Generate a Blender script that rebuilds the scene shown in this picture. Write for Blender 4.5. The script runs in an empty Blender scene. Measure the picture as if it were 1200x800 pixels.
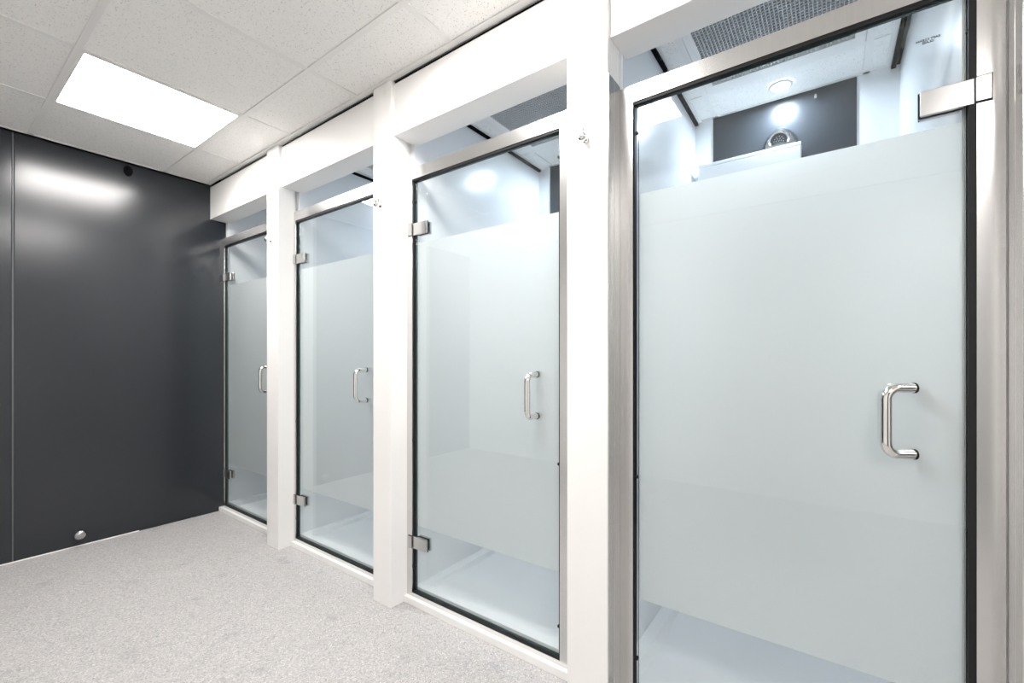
import bpy, bmesh, math, random
from mathutils import Vector, Matrix
random.seed(4)
S = bpy.context.scene
COL = S.collection

# ------------------------------------------------------------------ camera
cam_d = bpy.data.cameras.new('camera')
cam = bpy.data.objects.new('camera', cam_d); COL.objects.link(cam)
cam_d.sensor_width = 36.0
cam_d.lens = 36.0 * 514.6 / 1200
cam_d.shift_y = 19 / 1200
cam_d.clip_start = 0.02
cam.location = (0, 0, 1.0905)
cam.rotation_euler = (math.radians(90), 0, math.radians(35.94 - 90))
S.camera = cam

# ------------------------------------------------------------------ world, exposure
w = bpy.data.worlds.new('world'); S.world = w; w.use_nodes = True
w.node_tree.nodes['Background'].inputs[0].default_value = (0.9, 0.95, 1, 1)
w.node_tree.nodes['Background'].inputs[1].default_value = 0.0
S.view_settings.view_transform = 'Standard'
S.view_settings.look = 'None'
S.view_settings.gamma = 1
S.view_settings.use_curve_mapping = False
S.cycles.max_bounces = 14
S.cycles.diffuse_bounces = 10
S.cycles.transparent_max_bounces = 16
S.view_settings.exposure = 1.92
PANEL_EMIT = 9.0          # ceiling LED panels
SPOT_W = 0.95              # stall downlights

# ------------------------------------------------------------------ materials
M = {}
def mat(name, col=(.8, .8, .8), rough=.5, metal=0.0, spec=.5, emit=None, es=0):
    m = bpy.data.materials.new(name); m.use_nodes = True
    b = m.node_tree.nodes['Principled BSDF']
    b.inputs['Base Color'].default_value = (*col, 1)
    b.inputs['Roughness'].default_value = rough
    b.inputs['Metallic'].default_value = metal
    b.inputs['Specular IOR Level'].default_value = spec
    if emit:
        b.inputs['Emission Color'].default_value = (*emit, 1)
        b.inputs['Emission Strength'].default_value = es
    M[name] = m
    return m, m.node_tree, b
def N(nt, t, **kw):
    n = nt.nodes.new(t)
    for k, v in kw.items(): setattr(n, k, v)
    return n
def pos(nt, scale=(1, 1, 1)):
    g = N(nt, 'ShaderNodeNewGeometry'); mp = N(nt, 'ShaderNodeMapping')
    mp.inputs['Scale'].default_value = scale
    nt.links.new(g.outputs['Position'], mp.inputs['Vector'])
    return mp.outputs['Vector']
def noise(nt, vec, scale, detail=2.0, rough=.5):
    n = N(nt, 'ShaderNodeTexNoise'); n.inputs['Scale'].default_value = scale
    n.inputs['Detail'].default_value = detail; n.inputs['Roughness'].default_value = rough
    nt.links.new(vec, n.inputs['Vector']); return n.outputs['Fac']
def ramp(nt, fac, stops):
    r = N(nt, 'ShaderNodeValToRGB'); e = r.color_ramp.elements
    while len(e) < len(stops): e.new(.5)
    for q, (p, c) in zip(e, stops): q.position = p; q.color = (*c, 1)
    nt.links.new(fac, r.inputs['Fac']); return r.outputs['Color']
def mul(nt, a, b):
    m = N(nt, 'ShaderNodeMix', data_type='RGBA', blend_type='MULTIPLY'); m.inputs[0].default_value = 1
    nt.links.new(a, m.inputs[6]); nt.links.new(b, m.inputs[7]); return m.outputs[2]
def bump(nt, b, h, strength, dist):
    n = N(nt, 'ShaderNodeBump'); n.inputs['Strength'].default_value = strength
    n.inputs['Distance'].default_value = dist
    nt.links.new(h, n.inputs['Height']); nt.links.new(n.outputs['Normal'], b.inputs['Normal'])

# painted white panel
m, nt, b = mat('white_paint', (.86, .85, .835), .38, spec=.4)
bump(nt, b, noise(nt, pos(nt), 90, 2), .02, .002)
m, nt, b = mat('white_stall', (.80, .815, .83), .22, spec=.5)
m, nt, b = mat('white_acrylic', (.84, .85, .86), .25, spec=.5)
m, nt, b = mat('white_room', (.86, .85, .835), .5)
# speckled safety vinyl
m, nt, b = mat('speckled_vinyl', (.6, .59, .58), .55, spec=.35)
p = pos(nt)
vo = N(nt, 'ShaderNodeTexVoronoi'); vo.inputs['Scale'].default_value = 270; nt.links.new(p, vo.inputs['Vector'])
sp = N(nt, 'ShaderNodeSeparateColor'); nt.links.new(vo.outputs['Color'], sp.inputs[0])
c1 = ramp(nt, sp.outputs[0], [(.0, (.27, .27, .285)), (.15, (.39, .38, .38)), (.5, (.445, .432, .426)), (.85, (.49, .477, .468)), (1., (.64, .63, .62))])
c2 = ramp(nt, noise(nt, p, 7, 5, .62), [(.28, (.76, .76, .79)), (.40, (.97, .97, .97)), (.7, (1, 1, 1))])
nt.links.new(mul(nt, c1, c2), b.inputs['Base Color'])
# mineral fibre tile with pin holes
m, nt, b = mat('mineral_tile', (.75, .74, .73), .9, spec=.1)
p = pos(nt)
f = noise(nt, p, 210, 1, .5)
cc = ramp(nt, f, [(.27, (.45, .44, .43)), (.34, (.84, .83, .815)), (.7, (.87, .86, .845))])
nt.links.new(cc, b.inputs['Base Color'])
bump(nt, b, f, .25, .001)
mat('grid_white', (.80, .79, .775), .5)
# glossy anthracite wall panel
m, nt, b = mat('anthracite', (.019, .0225, .027), .21, spec=.55)
bump(nt, b, noise(nt, pos(nt, (1, 1, .25)), 3.0, 2), .03, .02)
mat('anthracite_joint', (.10, .105, .11), .25)
# stall back panel, the same anthracite with dried droplets
m, nt, b = mat('anthracite_wet', (.03, .034, .04), .27, spec=.55)
v = N(nt, 'ShaderNodeTexVoronoi'); v.inputs['Scale'].default_value = 24
nt.links.new(pos(nt), v.inputs['Vector'])
lt = N(nt, 'ShaderNodeMath', operation='LESS_THAN'); lt.inputs[1].default_value = .12
nt.links.new(v.outputs['Distance'], lt.inputs[0])
sx = N(nt, 'ShaderNodeSeparateColor'); nt.links.new(v.outputs['Color'], sx.inputs[0])
gt = N(nt, 'ShaderNodeMath', operation='GREATER_THAN'); gt.inputs[1].default_value = .70
nt.links.new(sx.outputs[0], gt.inputs[0])
mm = N(nt, 'ShaderNodeMath', operation='MULTIPLY'); nt.links.new(lt.outputs[0], mm.inputs[0]); nt.links.new(gt.outputs[0], mm.inputs[1])
mx = N(nt, 'ShaderNodeMix', data_type='RGBA'); nt.links.new(mm.outputs[0], mx.inputs[0])
mx.inputs[6].default_value = (.03, .034, .04, 1); mx.inputs[7].default_value = (.6, .65, .7, 1)
nt.links.new(mx.outputs[2], b.inputs['Base Color'])
# metals
def brushed(name, scale, col, rough):
    m, nt, b = mat(name, col, rough, 1.0)
    f = noise(nt, pos(nt, scale), 1.0, 2, .5)
    k = [c * .965 for c in col]; nt.links.new(ramp(nt, f, [(.35, k), (.65, col)]), b.inputs['Base Color'])
brushed('steel_vertical', (300, 300, 1.5), (.70, .692, .684), .24)
brushed('steel_hinge', (300, 4, 300), (.56, .555, .55), .24)
mat('chrome', (.80, .79, .77), .09, 1.0)
mat('chrome_satin', (.52, .52, .53), .16, 1.0)
mat('black_rubber', (.012, .013, .014), .55, spec=.25)
mat('black_gap', (.004, .004, .005), .9, spec=.1)
mat('grille_grey', (.50, .505, .51), .5)
mat('dark_void', (.03, .03, .032), .8)
mat('nozzle_dark', (.03, .033, .036), .6, spec=.2)
mat('print_black', (.02, .022, .025), .6)
m, nt, b = mat('led_diffuser', (.9, .9, .9), .5, emit=(1, .968, .94), es=PANEL_EMIT)
m, nt, b = mat('downlight_lens', (.9, .9, .9), .4, emit=(.84, .92, 1), es=14)
# thin architectural glass: transparent with Fresnel mirror
def thin_glass(name, tint):
    m = bpy.data.materials.new(name); m.use_nodes = True; nt = m.node_tree; nt.nodes.clear()
    o = N(nt, 'ShaderNodeOutputMaterial'); t = N(nt, 'ShaderNodeBsdfTransparent'); g = N(nt, 'ShaderNodeBsdfGlossy')
    t.inputs[0].default_value = (*tint, 1); g.inputs['Roughness'].default_value = .012
    g.inputs['Color'].default_value = (.95, 1, .99, 1)
    fr = N(nt, 'ShaderNodeFresnel'); ge = N(nt, 'ShaderNodeNewGeometry'); mr = N(nt, 'ShaderNodeMapRange')
    mr.inputs['To Min'].default_value = 1.5; mr.inputs['To Max'].default_value = 1 / 1.5      # the Fresnel node inverts the index on the far face
    nt.links.new(ge.outputs['Backfacing'], mr.inputs['Value']); nt.links.new(mr.outputs['Result'], fr.inputs[0])
    mxs = N(nt, 'ShaderNodeMixShader')
    nt.links.new(fr.outputs[0], mxs.inputs[0]); nt.links.new(t.outputs[0], mxs.inputs[1]); nt.links.new(g.outputs[0], mxs.inputs[2])
    nt.links.new(mxs.outputs[0], o.inputs[0]); M[name] = m
thin_glass('clear_glass', (.98, .99, .987))
m, nt, b = mat('glass_edge', (.030, .055, .052), .12, spec=.6)
# etched film: diffuse, translucent and a little blurred see-through
m = bpy.data.materials.new('frosted_film'); m.use_nodes = True; nt = m.node_tree; nt.nodes.clear(); M['frosted_film'] = m
o = N(nt, 'ShaderNodeOutputMaterial'); d = N(nt, 'ShaderNodeBsdfDiffuse'); t = N(nt, 'ShaderNodeBsdfTranslucent'); r = N(nt, 'ShaderNodeBsdfRefraction')
d.inputs[0].default_value = (.91, .925, .92, 1); t.inputs[0].default_value = (.93, .95, .945, 1); r.inputs[0].default_value = (.94, .955, .95, 1)
r.inputs['IOR'].default_value = 1.25; r.inputs['Roughness'].default_value = .95
a1 = N(nt, 'ShaderNodeMixShader'); a1.inputs[0].default_value = .48
a2 = N(nt, 'ShaderNodeMixShader'); a2.inputs[0].default_value = .22
nt.links.new(d.outputs[0], a1.inputs[1]); nt.links.new(t.outputs[0], a1.inputs[2])
nt.links.new(a1.outputs[0], a2.inputs[1]); nt.links.new(r.outputs[0], a2.inputs[2]); nt.links.new(a2.outputs[0], o.inputs[0])

# ------------------------------------------------------------------ helpers
def bm_box(bm, x0, x1, y0, y1, z0, z1):
    x0, x1 = sorted((x0, x1)); y0, y1 = sorted((y0, y1)); z0, z1 = sorted((z0, z1))
    v = [bm.verts.new(q) for q in ((x0, y0, z0), (x1, y0, z0), (x1, y1, z0), (x0, y1, z0), (x0, y0, z1), (x1, y0, z1), (x1, y1, z1), (x0, y1, z1))]
    for q in ((0, 3, 2, 1), (4, 5, 6, 7), (0, 1, 5, 4), (1, 2, 6, 5), (2, 3, 7, 6), (3, 0, 4, 7)):
        bm.faces.new([v[i] for i in q])
def bm_tube(bm, pts, rad, seg=16, caps=True):
    pts = [Vector(p) for p in pts]; n = len(pts)
    if not hasattr(rad, '__len__'): rad = [rad] * n
    tang = [(pts[min(i + 1, n - 1)] - pts[max(i - 1, 0)]).normalized() for i in range(n)]
    ref = Vector((0, 0, 1)) if abs(tang[0].z) < .9 else Vector((0, 1, 0))
    u = tang[0].cross(ref).normalized(); rings = []
    for i in range(n):
        u = (u - tang[i] * u.dot(tang[i])).normalized(); q = tang[i].cross(u)
        rings.append([bm.verts.new(pts[i] + (u * math.cos(a) + q * math.sin(a)) * rad[i]) for a in [2 * math.pi * k / seg for k in range(seg)]])
    for i in range(n - 1):
        for k in range(seg):
            bm.faces.new((rings[i][k], rings[i][(k + 1) % seg], rings[i + 1][(k + 1) % seg], rings[i + 1][k]))
    if caps:
        bm.faces.new(rings[0][::-1]); bm.faces.new(rings[-1])
def finish(name, bm, material, parent=None, loc=(0, 0, 0), bevel=0, seg=2, smooth=False):
    if bevel:
        bmesh.ops.bevel(bm, geom=[e for e in bm.edges], offset=bevel, segments=seg, affect='EDGES', profile=.5)
    bmesh.ops.recalc_face_normals(bm, faces=bm.faces)
    me = bpy.data.meshes.new(name); bm.to_mesh(me); bm.free()
    if smooth:
        for p in me.polygons: p.use_smooth = True
        me.set_sharp_from_angle(angle=math.radians(40))
    for q in (material if isinstance(material, (list, tuple)) else [material]): me.materials.append(M[q])
    o = bpy.data.objects.new(name, me); COL.objects.link(o); o.location = loc
    if parent: o.parent = parent
    return o
def box(name, x0, x1, y0, y1, z0, z1, material, parent=None, bevel=0, seg=2):
    """box in the parent's coordinates, origin at its own base centre"""
    cx, cy, cz = (x0 + x1) / 2, (y0 + y1) / 2, min(z0, z1)
    bm = bmesh.new(); bm_box(bm, x0 - cx, x1 - cx, y0 - cy, y1 - cy, z0 - cz, z1 - cz)
    return finish(name, bm, material, parent, (cx, cy, cz), bevel, seg)
def boxes(name, lst, material, parent=None, bevel=0):
    bm = bmesh.new()
    for q in lst: bm_box(bm, *q)
    return finish(name, bm, material, parent, (0, 0, 0), bevel)
def empty(name, loc, rz=0):
    o = bpy.data.objects.new(name, None); COL.objects.link(o); o.location = loc; o.rotation_euler = (0, 0, rz)
    o.empty_display_size = .1
    return o
def tag(o, label=None, cat=None, group=None, kind=None):
    if label: o['label'] = label
    if cat: o['category'] = cat
    if group: o['group'] = group
    if kind: o['kind'] = kind
    return o
def struct(o, label=None, cat=None): return tag(o, label, cat, kind='structure')
def copy_tree(o, parent=None):
    c = o.copy(); COL.objects.link(c); c.parent = parent
    for ch in list(o.children): copy_tree(ch, c)
    return c

# ------------------------------------------------------------------ dimensions (metres)
ZC = 2.299                       # ceiling
YW = 3.525                       # dark end wall
XL, YB = -1.30, -2.02            # unseen side and rear walls
XF = 1.325                       # front of the door frames
XB = 2.40                        # back wall of the stalls
PITCH_L = [3.487, 2.513, 1.512, .497]       # opening left edges of the four doors
OPEN_W = .755
STALL_L = [3.50, 2.522, 1.525, .567]        # left wall of each stall
STALL_W = .787
POSTS = [(2.529, 2.662), (1.545, 1.668), (.541, .679), (-.435, -.297)]
ORD = ['in the stall next to the dark end wall', 'in the second stall from the dark end wall',
       'in the third stall from the dark end wall', 'in the stall with the wall shower head']

# ------------------------------------------------------------------ floor and walls
struct(box('floor', XL, XF + .05, YB, YW, -.03, 0, 'speckled_vinyl'), 'pale grey speckled vinyl floor', 'floor')
wb = struct(empty('wall_back', (0, YW, 0)), 'glossy anthracite end wall of tall panels', 'wall')
box('wall_core', XL, XB, .012, .06, 0, ZC + .01, 'anthracite_joint', wb)
for x0, x1 in ((-1.30, -.885), (-.879, .330), (.336, 1.56)):
    box('wall_panel', x0, x1, 0, .0125, .004, ZC - .004, 'anthracite', wb, bevel=.004, seg=3)
for x in (-.882, .333):
    bm = bmesh.new(); bm_tube(bm, [(x, .006, .004), (x, .006, ZC - .006)], .0055, 10)
    finish('joint_strip', bm, 'anthracite_joint', wb, smooth=True)
boxes('seal_bead', [(XL, .86, -.005, 0, 0, .005)], 'white_paint', wb)
boxes('ceiling_shadow_gap', [(XL, 1.25, -.010, 0, ZC - .007, ZC - .0005)], 'black_gap', wb)
struct(box('wall_left', XL - .06, XL, -.74, YW, 0, ZC, 'white_room'), 'plain white side wall facing the doors', 'wall')
wd = struct(empty('wall_left_dark', (XL, 0, 0)), 'anthracite side wall panels beside the plain white wall', 'wall')
for y0, y1 in ((YB, -1.14), (-1.134, -.74)): box('wall_panel', -.06, 0, y0, y1, 0, ZC, 'anthracite', wd, bevel=.003)
struct(box('wall_front', XL, XB, YB - .06, YB, 0, ZC, 'white_room'), 'plain white wall opposite the dark end wall', 'wall')
wr = struct(empty('wall_right', (XB, 0, 0)), 'white back wall of the shower stalls with dark panels', 'wall')
box('wall_core', 0, .06, YB, YW, 0, ZC, 'white_stall', wr)
for L in STALL_L:
    box('dark_panel', -.004, 0, L - .087 - .572, L - .087, .10, ZC - .001, 'anthracite_wet', wr)
# partitions between the stalls (white glossy side walls)
for i in range(5):
    y1 = YW if i == 0 else STALL_L[i - 1] - STALL_W
    y0 = STALL_L[i] if i < 4 else YB
    if i == 4: y1 += -.012
    o = box('wall_partition', XF + .027, XB, y0, y1, 0, ZC, 'white_stall')
    struct(o, ['white lining wall between the dark end wall and the nearest stall', 'white partition wall between first and second stall from dark end wall',
               'white partition wall between second and third stall from dark end wall', 'white partition wall beside the stall with the shower head',
               'white wall block past the steel-lined post'][i], 'wall')

# front webs between neighbouring door frames
for i in range(4):
    y1 = PITCH_L[i] - (OPEN_W if i < 3 else .747) - .0425; y0 = PITCH_L[i + 1] + .0425 if i < 3 else YB
    struct(box('trim_%d' % (20 + i), XF + .007, XF + .0265, y0, y1, 0, ZC - .001, 'white_paint'),
           ['white web behind the slim post nearest the dark wall', 'white web behind the post between second and third door', 'white web behind the broad post with steel liner',
            'white web behind the steel-lined post'][i], 'post')
# ------------------------------------------------------------------ posts, beams, sills
plab = ['slim white post between first and second glass door from the dark wall', 'white post between second and third glass door from the dark wall',
        'broad white post with grey steel liner beside the widest-looking glass door', 'steel-lined post beside the flat steel hinge']
for i, (y0, y1) in enumerate(POSTS):
    t = struct(empty('trim_%d' % (i + 1), (1.235, (y0 + y1) / 2, 0)), plab[i], 'post')
    hw = (y1 - y0) / 2
    box('post_shaft', 0, XF + .006 - 1.235, -hw, hw, 0, ZC - .001, 'white_paint', t, bevel=.002)
    if i == 2:
        s = -1; e = -hw
    elif i == 3:
        s = 1; e = hw
    else: continue
    box('steel_liner', .002, .0425, e, e + s * .003, .0, 1.945, 'steel_vertical', t, bevel=.0008)
    box('steel_liner', .0455, XF - 1.235 - .001, e, e + s * .003, .0, 1.945, 'steel_vertical', t, bevel=.0008)
spans = [(POSTS[0][1], YW), (POSTS[1][1], POSTS[0][0]), (POSTS[2][1], POSTS[1][0]), (POSTS[3][1], POSTS[2][0]), (YB, POSTS[3][0])]
blab = ['white header beam meeting the dark end wall', 'white header beam above the second door from the dark wall', 'white header beam above the third door from the dark wall',
        'white header beam above the door with the flat steel hinge', 'white header beam past the steel-lined post']
for i, (y0, y1) in enumerate(spans):
    t = struct(empty('trim_%d' % (5 + i), (1.252, (y0 + y1) / 2, 2.06)), blab[i], 'beam'); hw = (y1 - y0) / 2
    box('beam', 0, .125, -hw, hw, 0, .226, 'white_paint', t, bevel=.002)
    box('shadow_gap', .006, .12, -hw, hw, .226, .2385, 'black_gap', t)
slab = ['white sill strip meeting the dark end wall', 'white sill strip below the second door from the dark wall', 'white sill strip below the third door from the dark wall',
        'white sill strip below the door with the flat steel hinge']
for i, (y0, y1) in enumerate(spans[:4]):
    struct(box('trim_%d' % (10 + i), 1.306, XF - .0005, y0 + .0005, y1 - .0005, 0, .029, 'white_paint', bevel=.001), slab[i], 'sill')

# ------------------------------------------------------------------ ceilings
ce = struct(empty('ceiling', (0, 0, ZC)), 'suspended ceiling of white speckled mineral tiles', 'ceiling')
box('ceiling_slab', XL, XB, YB, YW, .06, .10, 'white_room', ce)
XE = [XL, -.805, -.205, .395, .995, 1.237]
YE = [YB, -1.82, -1.22, -.62, -.02, .58, 1.18, 1.78, 2.38, 2.98, YW]
LIGHTS = [(3, 8), (3, 5), (1, 2)]
shared = {}
def tile(x0, x1, y0, y1, parent, name='ceiling_tile'):
    k = (round(x1 - x0, 3), round(y1 - y0, 3))
    if k in shared:
        o = bpy.data.objects.new(name, shared[k]); COL.objects.link(o); o.parent = parent
        o.location = ((x0 + x1) / 2, (y0 + y1) / 2, .004); return o
    hx, hy = (x1 - x0) / 2 - .003, (y1 - y0) / 2 - .003
    bm = bmesh.new(); bm_box(bm, -hx, hx, -hy, hy, 0, .015)
    o = finish(name, bm, 'mineral_tile', parent, ((x0 + x1) / 2, (y0 + y1) / 2, .004)); shared[k] = o.data
    return o
for i in range(len(XE) - 1):
    for j in range(len(YE) - 1):
        if (i, j) in LIGHTS: continue
        tile(XE[i], XE[i + 1], YE[j], YE[j + 1], ce)
for x in XE[1:-1]: box('grid_bar', x - .012, x + .012, YB, YW, 0, .03, 'grid_white', ce, bevel=.001, seg=1)
for y in YE[1:-1]:
    for i in range(len(XE) - 1):
        box('grid_bar', XE[i] + (.012 if i else 0), XE[i + 1] - .012, y - .012, y + .012, 0.0005, .03, 'grid_white', ce)
box('edge_trim', 1.222, 1.25, YB, YW, -.001, .03, 'grid_white', ce)
box('edge_trim', XL, 1.222, YW - .018, YW - .0005, 0, .03, 'grid_white', ce)
llab = ['square lit ceiling panel above the dark end wall', 'square lit ceiling panel in the middle of the room', 'square lit ceiling panel farthest from the dark end wall']
for n, (i, j) in enumerate(LIGHTS):
    cx, cy = (XE[i] + XE[i + 1]) / 2, (YE[j] + YE[j + 1]) / 2
    t = tag(empty('ceiling_light', (cx, cy, ZC)), llab[n], 'light')
    boxes('frame', [(-.288, .288, -.288, -.279, .0005, .03), (-.288, .288, .279, .288, .0005, .03), (-.288, -.279, -.279, .279, .0005, .03), (.279, .288, -.279, .279, .0005, .03)], 'grid_white', t)
    box('diffuser', -.279, .279, -.279, .279, .004, .02, 'led_diffuser', t)

def stall_ceiling(i):
    L = STALL_L[i]; R = L - STALL_W
    c = struct(empty('ceiling_stall', (0, 0, ZC)), 'suspended tile ceiling ' + ORD[i], 'ceiling')
    c.name = 'ceiling_%d' % (i + 1)
    ye = [R + .004, L - .69, L - .098, L - .004]; xe = [1.378, 1.572, 2.165, XB]
    for a in range(3):
        for q in range(3):
            if a == 1 and q == 1: continue
            tile(xe[a], xe[a + 1], ye[q], ye[q + 1], c)
    for y in ye[1:3]: box('grid_bar', xe[0], XB, y - .012, y + .012, 0, .03, 'grid_white', c)
    for x in xe[1:3]: box('grid_bar', x - .012, x + .012, ye[1] + .012, ye[2] - .012, .0005, .03, 'grid_white', c)
    for (a, q) in ((1, 0), (1, 2), (2, 0), (2, 2)):
        box('grid_bar', xe[a] - .003, xe[a] + .003, ye[q] + (.0 if q == 0 else .012), ye[q + 1] - (.012 if q == 0 else 0), .001, .02, 'grid_white', c)
    box('edge_trim', XB - .016, XB - .0005, R, L, 0, .02, 'grid_white', c)
    for s, y in ((1, R), (-1, L)):
        box('edge_trim', 1.378, XB, y + s * .016, y + s * .034, -.0005, .02, 'grid_white', c)
        box('shadow_gap', 1.378, XB, y + s * .0006, y + s * .016, -.012, .02, 'black_gap', c)
    return c, (xe[1] + xe[2]) / 2, (ye[1] + ye[2]) / 2
def make_vent():
    v = empty('ceiling_vent', (0, 0, 0)); hx, hy = .283, .282; fx, fy = .236, .249
    boxes('frame', [(-hx, hx, -hy, -fy, -.002, .02), (-hx, hx, fy, hy, -.002, .02), (-hx, -fx, -fy, fy, -.002, .02), (fx, hx, -fy, fy, -.002, .02)], 'grid_white', v)
    n = 40; lst = []
    for k in range(1, n):
        y = -fy + 2 * fy * k / n; lst.append((-fx, fx, y - .0017, y + .0017, .0015, .009))
    n = 30
    for k in range(1, n):
        x = -fx + 2 * fx * k / n; lst.append((x - .0024, x + .0024, -fy, fy, .001, .009))
    tag(boxes('grille_mesh', lst, 'grille_grey', v), kind='stuff')
    box('duct', -fx - .01, fx + .01, -fy - .01, fy + .01, .05, .055, 'dark_void', v)
    boxes('duct_side', [(-fx - .01, fx + .01, -fy - .012, -fy - .001, .009, .05), (-fx - .01, fx + .01, fy + .001, fy + .012, .009, .05),
                        (-fx - .012, -fx - .001, -fy, fy, .009, .05), (fx + .001, fx + .012, -fy, fy, .009, .05)], 'dark_void', v)
    return v
vent0 = make_vent()
def make_downlight():
    t = empty('downlight', (0, 0, 0))
    bm = bmesh.new(); prof = [(.048, .003), (.048, -.003), (.045, -.005), (.036, -.004), (.034, .002)]; seg = 28; rings = []
    for r, z in prof: rings.append([bm.verts.new((r * math.cos(2 * math.pi * k / seg), r * math.sin(2 * math.pi * k / seg), z)) for k in range(seg)])
    for a in range(len(prof) - 1):
        for k in range(seg): bm.faces.new((rings[a][k], rings[a][(k + 1) % seg], rings[a + 1][(k + 1) % seg], rings[a + 1][k]))
    finish('trim_ring', bm, 'grid_white', t, smooth=True)
    bm = bmesh.new(); bm_tube(bm, [(0, 0, -.001), (0, 0, .004)], .0345, 28)
    finish('lens', bm, 'downlight_lens', t, smooth=True)
    return t
down0 = make_downlight()
for i in range(4):
    c, vx, vy = stall_ceiling(i)
    v = vent0 if i == 0 else copy_tree(vent0)
    v.location = (vx, vy, ZC); tag(v, 'grey mesh ceiling vent ' + ORD[i], 'vent', 'ceiling air vents of the shower stalls')
    t = down0 if i == 0 else copy_tree(down0)
    yc = STALL_L[i] - .387
    t.location = (2.285, yc, ZC); tag(t, 'small round cool white downlight ' + ORD[i], 'downlight', 'downlights of the shower stalls')
    ld = bpy.data.lights.new('downlight_lamp', 'AREA'); ld.shape = 'DISK'; ld.size = .066; ld.energy = SPOT_W; ld.color = (.72, .86, 1); ld.spread = math.radians(170)
    lo = bpy.data.objects.new('downlight_lamp', ld); COL.objects.link(lo); lo.parent = t; lo.location = (0, 0, -.007)

# ------------------------------------------------------------------ doors
def d_handle(name, parent, loc, ang, side, material='chrome'):
    """D pull: side -1 outside (towards the room, -X), +1 inside"""
    h = .150 / 2; s = .062; rc = .026; pts = []
    n = Vector((side * math.cos(ang), -side * math.sin(ang), 0))
    def P(d, z): return tuple(n * d + Vector((0, 0, z)))
    pts.append(P(.001, h)); pts.append(P(s - rc, h))
    for k in range(1, 8):
        a = math.pi / 2 * k / 8; pts.append(P(s - rc + rc * math.sin(a), h - rc + rc * math.cos(a)))
    pts.append(P(s, h - rc)); pts.append(P(s, 0)); pts.append(P(s, -h + rc))
    for k in range(1, 8):
        a = math.pi / 2 * k / 8; pts.append(P(s - rc + rc * math.cos(a), -h + rc - rc * math.sin(a)))
    pts.append(P(s - rc, -h)); pts.append(P(.001, -h))
    bm = bmesh.new(); bm_tube(bm, pts, .0108, 20)
    o = finish(name, bm, material, parent, loc, smooth=True)
    for z in (h, -h):
        bm = bmesh.new(); bm_tube(bm, [P(.0, z), P(.0035, z)], .0118, 20)
        finish('collar', bm, 'black_rubber', o, smooth=True)
    return o
GX = .014                 # glass front behind frame front
GT = .010
def make_door(name, wdt, hinge, handle_y, ang, hz, gr=.005, hh=.955):
    """local origin: frame front at floor, opening left edge; the leaf extends to -Y"""
    d = empty(name, (0, 0, 0)); J = .042; zt, zb = 1.885, .044; R = -wdt
    fr = boxes('door_frame', [(0, .026, 0, J, .0, 1.937), (0, .026, R - J, R, .0, 1.937), (0, .026, R, 0, zt, 1.937), (0, .026, R, 0, .0, zb)], 'steel_vertical', d)
    bm = bmesh.new()
    for q in ((.007, .0255, -.004, 0, zb, zt), (.003, .0255, R, R + gr, zb, zt), (.003, .0255, R, 0, zt - .009, zt), (.003, .0255, R, 0, zb, zb + .005)): bm_box(bm, *q)
    finish('gasket', bm, 'black_rubber', fr)
    y0, y1, z0, z1 = R + gr + .003, -.011, zb + .006, zt - .010
    bm = bmesh.new(); bm_box(bm, GX, GX + GT, y0, y1, z0, z1)
    bm.normal_update()
    for f in bm.faces:
        if abs(f.normal.x) < .5: f.material_index = 1
    g = finish('glass_panel', bm, ['clear_glass', 'glass_edge'], d)
    bm = bmesh.new(); xx = GX + GT + .0006; e = .003
    v = [bm.verts.new(q) for q in ((xx, y0 + e, .335), (xx, y1 - e, .335), (xx, y1 - e, 1.604), (xx, y0 + e, 1.604))]; bm.faces.new(v)
    finish('frosted_film', bm, 'frosted_film', g)
    ye, s = (0, -1) if hinge == 'L' else (R, 1)          # s: direction from jamb into the leaf
    for zc in hz:
        body = box('hinge', GX - .012, GX - .001, ye + s * .003, ye + s * .088, zc - .027, zc + .027, 'steel_hinge', d, bevel=.0012)
        def rel(n_, x0, x1, a, b_, c0, c1, m_, bv=0):
            q = box(n_, x0, x1, min(a, b_), max(a, b_), c0, c1, m_, d, bevel=bv)
            q.parent = body; q.location = Vector(q.location) - Vector(body.location); return q
        rel('hinge_pad', GX - .001, GX, ye + s * .018, ye + s * .0905, zc - .0285, zc + .0285, 'black_rubber')
        rel('hinge_back_plate', GX + GT, GX + GT + .011, ye + s * .020, ye + s * .088, zc - .027, zc + .027, 'steel_hinge', .0015)
        rel('jamb_pad', -.0012, -.0001, ye - s * .0235, ye + s * .0005, zc - .0285, zc + .0285, 'black_rubber')
        rel('jamb_plate', -.005, -.0012, ye - s * .021, ye + s * .0015, zc - .026, zc + .026, 'steel_hinge', .001)
    for zc in (1.79, .72, .155):
        bm = bmesh.new(); bm_tube(bm, [(GX - .006, -.009, zc), (GX + .002, -.009, zc)], .0055, 10)
        finish('bumper', bm, 'black_rubber', d, smooth=True)
        bm = bmesh.new(); bm_tube(bm, [(GX - .006, R + .009, zc), (GX + .002, R + .009, zc)], .0055, 10)
        finish('bumper', bm, 'black_rubber', d, smooth=True)
    d_handle('handle', d, (GX, handle_y, hh), ang, -1)
    d_handle('inner_handle', d, (GX + GT + .0012 + .0125 * math.sin(ang), handle_y, hh), ang, 1)
    return d
dlab = ['frosted glass shower door next to the dark end wall', 'frosted glass shower door, second from the dark end wall', 'frosted glass shower door, third from the dark end wall',
        'large frosted glass shower door with slanted pull handle, flat steel hinge and mirrored lettering']
door0 = make_door('door_1', OPEN_W, 'L', -.652, 0, (1.662, .268))
for i in range(3):
    d = door0 if i == 0 else copy_tree(door0)
    d.name = 'door_%d' % (i + 1)
    d.location = (XF, PITCH_L[i], 0)
    struct(d, dlab[i], 'door')
d4 = make_door('door_4', .747, 'R', -.652, math.radians(58), (1.655, .268), .012, .947)
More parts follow.
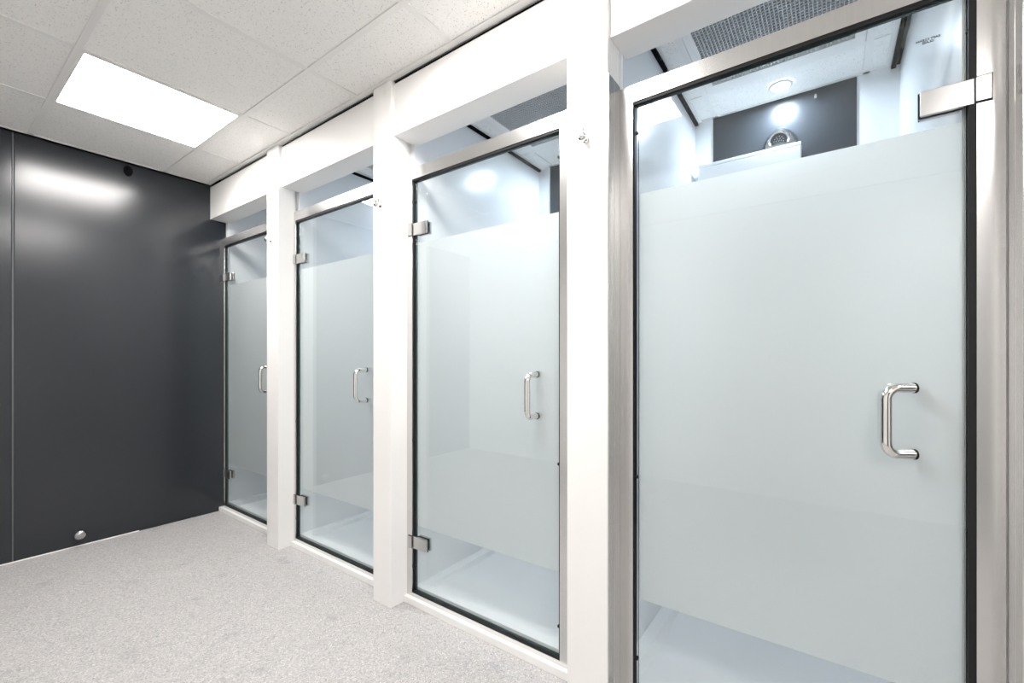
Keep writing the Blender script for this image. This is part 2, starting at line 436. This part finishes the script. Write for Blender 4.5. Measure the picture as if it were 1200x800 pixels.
d4.location = (XF, PITCH_L[3], 0); struct(d4, dlab[3], 'door')
# mirrored lettering printed on the inner side of the glass
fc = bpy.data.curves.new('glass_lettering', 'FONT'); fc.body = 'EASY CLEAN\nGLASS'; fc.align_x = 'CENTER'; fc.size = .0071; fc.space_line = .9; fc.offset = .0003
fo = bpy.data.objects.new('tmp_lettering', fc); COL.objects.link(fo)
dg = bpy.context.evaluated_depsgraph_get(); me = bpy.data.meshes.new_from_object(fo.evaluated_get(dg)); bpy.data.objects.remove(fo)
me.materials.clear(); me.materials.append(M['print_black'])
lo = bpy.data.objects.new('glass_lettering', me); COL.objects.link(lo); lo.parent = d4
lo.matrix_local = Matrix(((0, 0, 1, GX + GT + .0008), (1, 0, 0, -.178 - PITCH_L[3]), (0, 1, 0, 1.805), (0, 0, 0, 1)))
lo['label'] = 'small black mirrored lettering on the glass'

# ------------------------------------------------------------------ shower trays
for i in range(4):
    L = STALL_L[i] - .001; R = L - STALL_W + .002
    hw = (L - R) / 2
    t = tag(empty('shower_tray', ((XF + .026 + XB) / 2, (L + R) / 2, 0)), 'white shower tray ' + ORD[i], 'shower tray', 'white shower trays')
    hx = (XB - XF - .026) / 2 - .0045; rim = .046
    bm = bmesh.new()
    def ring(x, y, z): return [bm.verts.new(q) for q in ((-x, -y, z), (x, -y, z), (x, y, z), (-x, y, z))]
    rs = [ring(hx, hw, 0), ring(hx, hw, .058), ring(hx - rim, hw - rim, .056), ring(hx - rim - .012, hw - rim - .012, .036), ring(.05, .05, .030)]
    for a in range(4):
        for k in range(4): bm.faces.new((rs[a][k], rs[a][(k + 1) % 4], rs[a + 1][(k + 1) % 4], rs[a + 1][k]))
    bm.faces.new(rs[4]); bm.faces.new(rs[0][::-1])
    finish('basin', bm, 'white_acrylic', t)
    bm = bmesh.new(); bm_tube(bm, [(.3, 0, .030), (.3, 0, .0375)], .045, 24); bm_tube(bm, [(.3, 0, .0375), (.3, 0, .040)], [.034, .03], 24)
    finish('drain', bm, 'chrome_satin', t, smooth=True)

# ------------------------------------------------------------------ shower head and ledge in the near stall
hy = .190
sh = tag(empty('wall_shower', (XB - .004, hy, 2.045)), 'bell shaped chrome wall shower head on the dark panel', 'shower head')
bm = bmesh.new(); seg = 28; rings = []
# housing: rounded cowl leaning out from the wall
for k in range(9):
    f = k / 8; z = .115 * (1 - f); wd = .020 + .056 * math.sin(min(1, f * 1.25) * math.pi / 2) ** .8; dp = .012 + .058 * (f ** .7)
    rings.append([bm.verts.new((-dp * max(0, math.cos(a)) * 1.0, wd * math.sin(a), z)) for a in [-math.pi / 2 + math.pi * q / 18 for q in range(19)]])
for a in range(8):
    for q in range(18): bm.faces.new((rings[a][q], rings[a][q + 1], rings[a + 1][q + 1], rings[a + 1][q]))
bm.faces.new(rings[0]); bm.faces.new(rings[-1])
hb = finish('housing', bm, 'chrome_satin', sh, smooth=True)
nd = Vector((-.80, 0, -.60)); c0 = Vector((-.048, 0, .045))
bm = bmesh.new(); bm_tube(bm, [c0 - nd * .012, c0 + nd * .016, c0 + nd * .018], [.042, .040, .036], 28)
fc_ = finish('nozzle_ring', bm, 'chrome', sh, smooth=True)
bm = bmesh.new(); bm_tube(bm, [c0 + nd * .017, c0 + nd * .0195], .033, 28)
nz = finish('nozzle_plate', bm, 'nozzle_dark', sh, smooth=True)
bm = bmesh.new(); uu = Vector((0, 1, 0)); vv = nd.cross(uu)
for rr, nn in ((.0, 1), (.010, 6), (.019, 11)):
    for k in range(nn):
        a = 2 * math.pi * k / nn; q = c0 + nd * .0195 + (uu * math.cos(a) + vv * math.sin(a)) * rr
        bm_tube(bm, [q, q + nd * .0015], .0022, 6)
tag(finish('nozzles', bm, 'grille_grey', nz), kind='stuff')
lg = tag(empty('ledge', (XB - .004, .32, 1.995)), 'white ledge on the stall wall below the chrome shower head', 'ledge')
box('shelf_board', -.085, 0, -.215, .212, .032, .050, 'white_acrylic', lg, bevel=.003)
box('front_apron', -.085, -.073, -.215, .212, -.06, .032, 'white_acrylic', lg, bevel=.003)
for y in (-.215, .200): box('side_bracket', -.073, 0, y, y + .012, -.06, .032, 'white_acrylic', lg)
hk = tag(empty('wall_peg', (XB - .004, .053, 2.264)), 'tiny chrome peg high on the dark stall panel', 'peg')
bm = bmesh.new(); bm_tube(bm, [(0, 0, 0), (-.012, 0, 0), (-.016, 0, -.012), (-.018, 0, -.014)], [.006, .005, .006, .004], 10)
finish('peg_body', bm, 'chrome', hk, smooth=True)

# ------------------------------------------------------------------ robe knobs on the posts
klab = ['small chrome robe knob on the slim post nearest the dark wall', 'small chrome robe knob on the post between second and third door', 'small chrome robe knob on the broad post with steel liner']
def make_knob():
    t = empty('robe_knob', (0, 0, 0))
    bm = bmesh.new(); bm_tube(bm, [(0, 0, 0), (-.004, 0, 0), (-.005, 0, 0)], [.011, .011, .008], 16); finish('rosette', bm, 'chrome', t, smooth=True)
    bm = bmesh.new()
    bm_tube(bm, [(-.004, 0, 0), (-.014, 0, 0), (-.017, 0, 0), (-.021, 0, 0), (-.027, 0, 0), (-.032, 0, 0), (-.035, 0, 0)], [.005, .005, .010, .0135, .0145, .0115, .004], 18)
    finish('ball', bm, 'chrome', t, smooth=True)
    bm = bmesh.new(); bm_tube(bm, [(-.010, 0, .003), (-.013, 0, .016), (-.018, 0, .030)], [.0028, .0026, .0032], 8); finish('upper_pin', bm, 'chrome', t, smooth=True)
    return t
knob0 = make_knob()
for i, (y, z) in enumerate(((2.612, 1.768), (1.612, 1.766), (.612, 1.764))):
    t = knob0 if i == 0 else copy_tree(knob0)
    t.location = (1.235, y, z); tag(t, klab[i], 'knob', 'robe knobs on the white posts')

# ------------------------------------------------------------------ door stop and black cap on the dark wall
t = tag(empty('door_stop', (.586, YW, .074)), 'chrome ball door stop low on the dark wall', 'door stop')
bm = bmesh.new(); bm_tube(bm, [(0, 0, 0), (0, -.004, 0)], .020, 18); finish('base_plate', bm, 'chrome_satin', t, smooth=True)
bm = bmesh.new(); bm_tube(bm, [(0, -.003, 0), (0, -.018, 0), (0, -.022, 0), (0, -.030, 0), (0, -.040, 0), (0, -.048, 0), (0, -.053, 0), (0, -.055, 0)], [.012, .013, .020, .0255, .027, .0225, .014, .004], 22)
finish('ball', bm, 'chrome_satin', t, smooth=True)
t = tag(empty('rubber_buffer', (.807, YW, 2.247)), 'small black rubber buffer on the dark wall just below the ceiling', 'buffer')
bm = bmesh.new(); bm_tube(bm, [(0, 0, 0), (0, -.006, 0), (0, -.012, 0), (0, -.015, 0)], [.026, .026, .022, .010], 20)
o = finish('cap_body', bm, 'black_gap', t, smooth=True); o.scale = (.85, 1, 1.25)
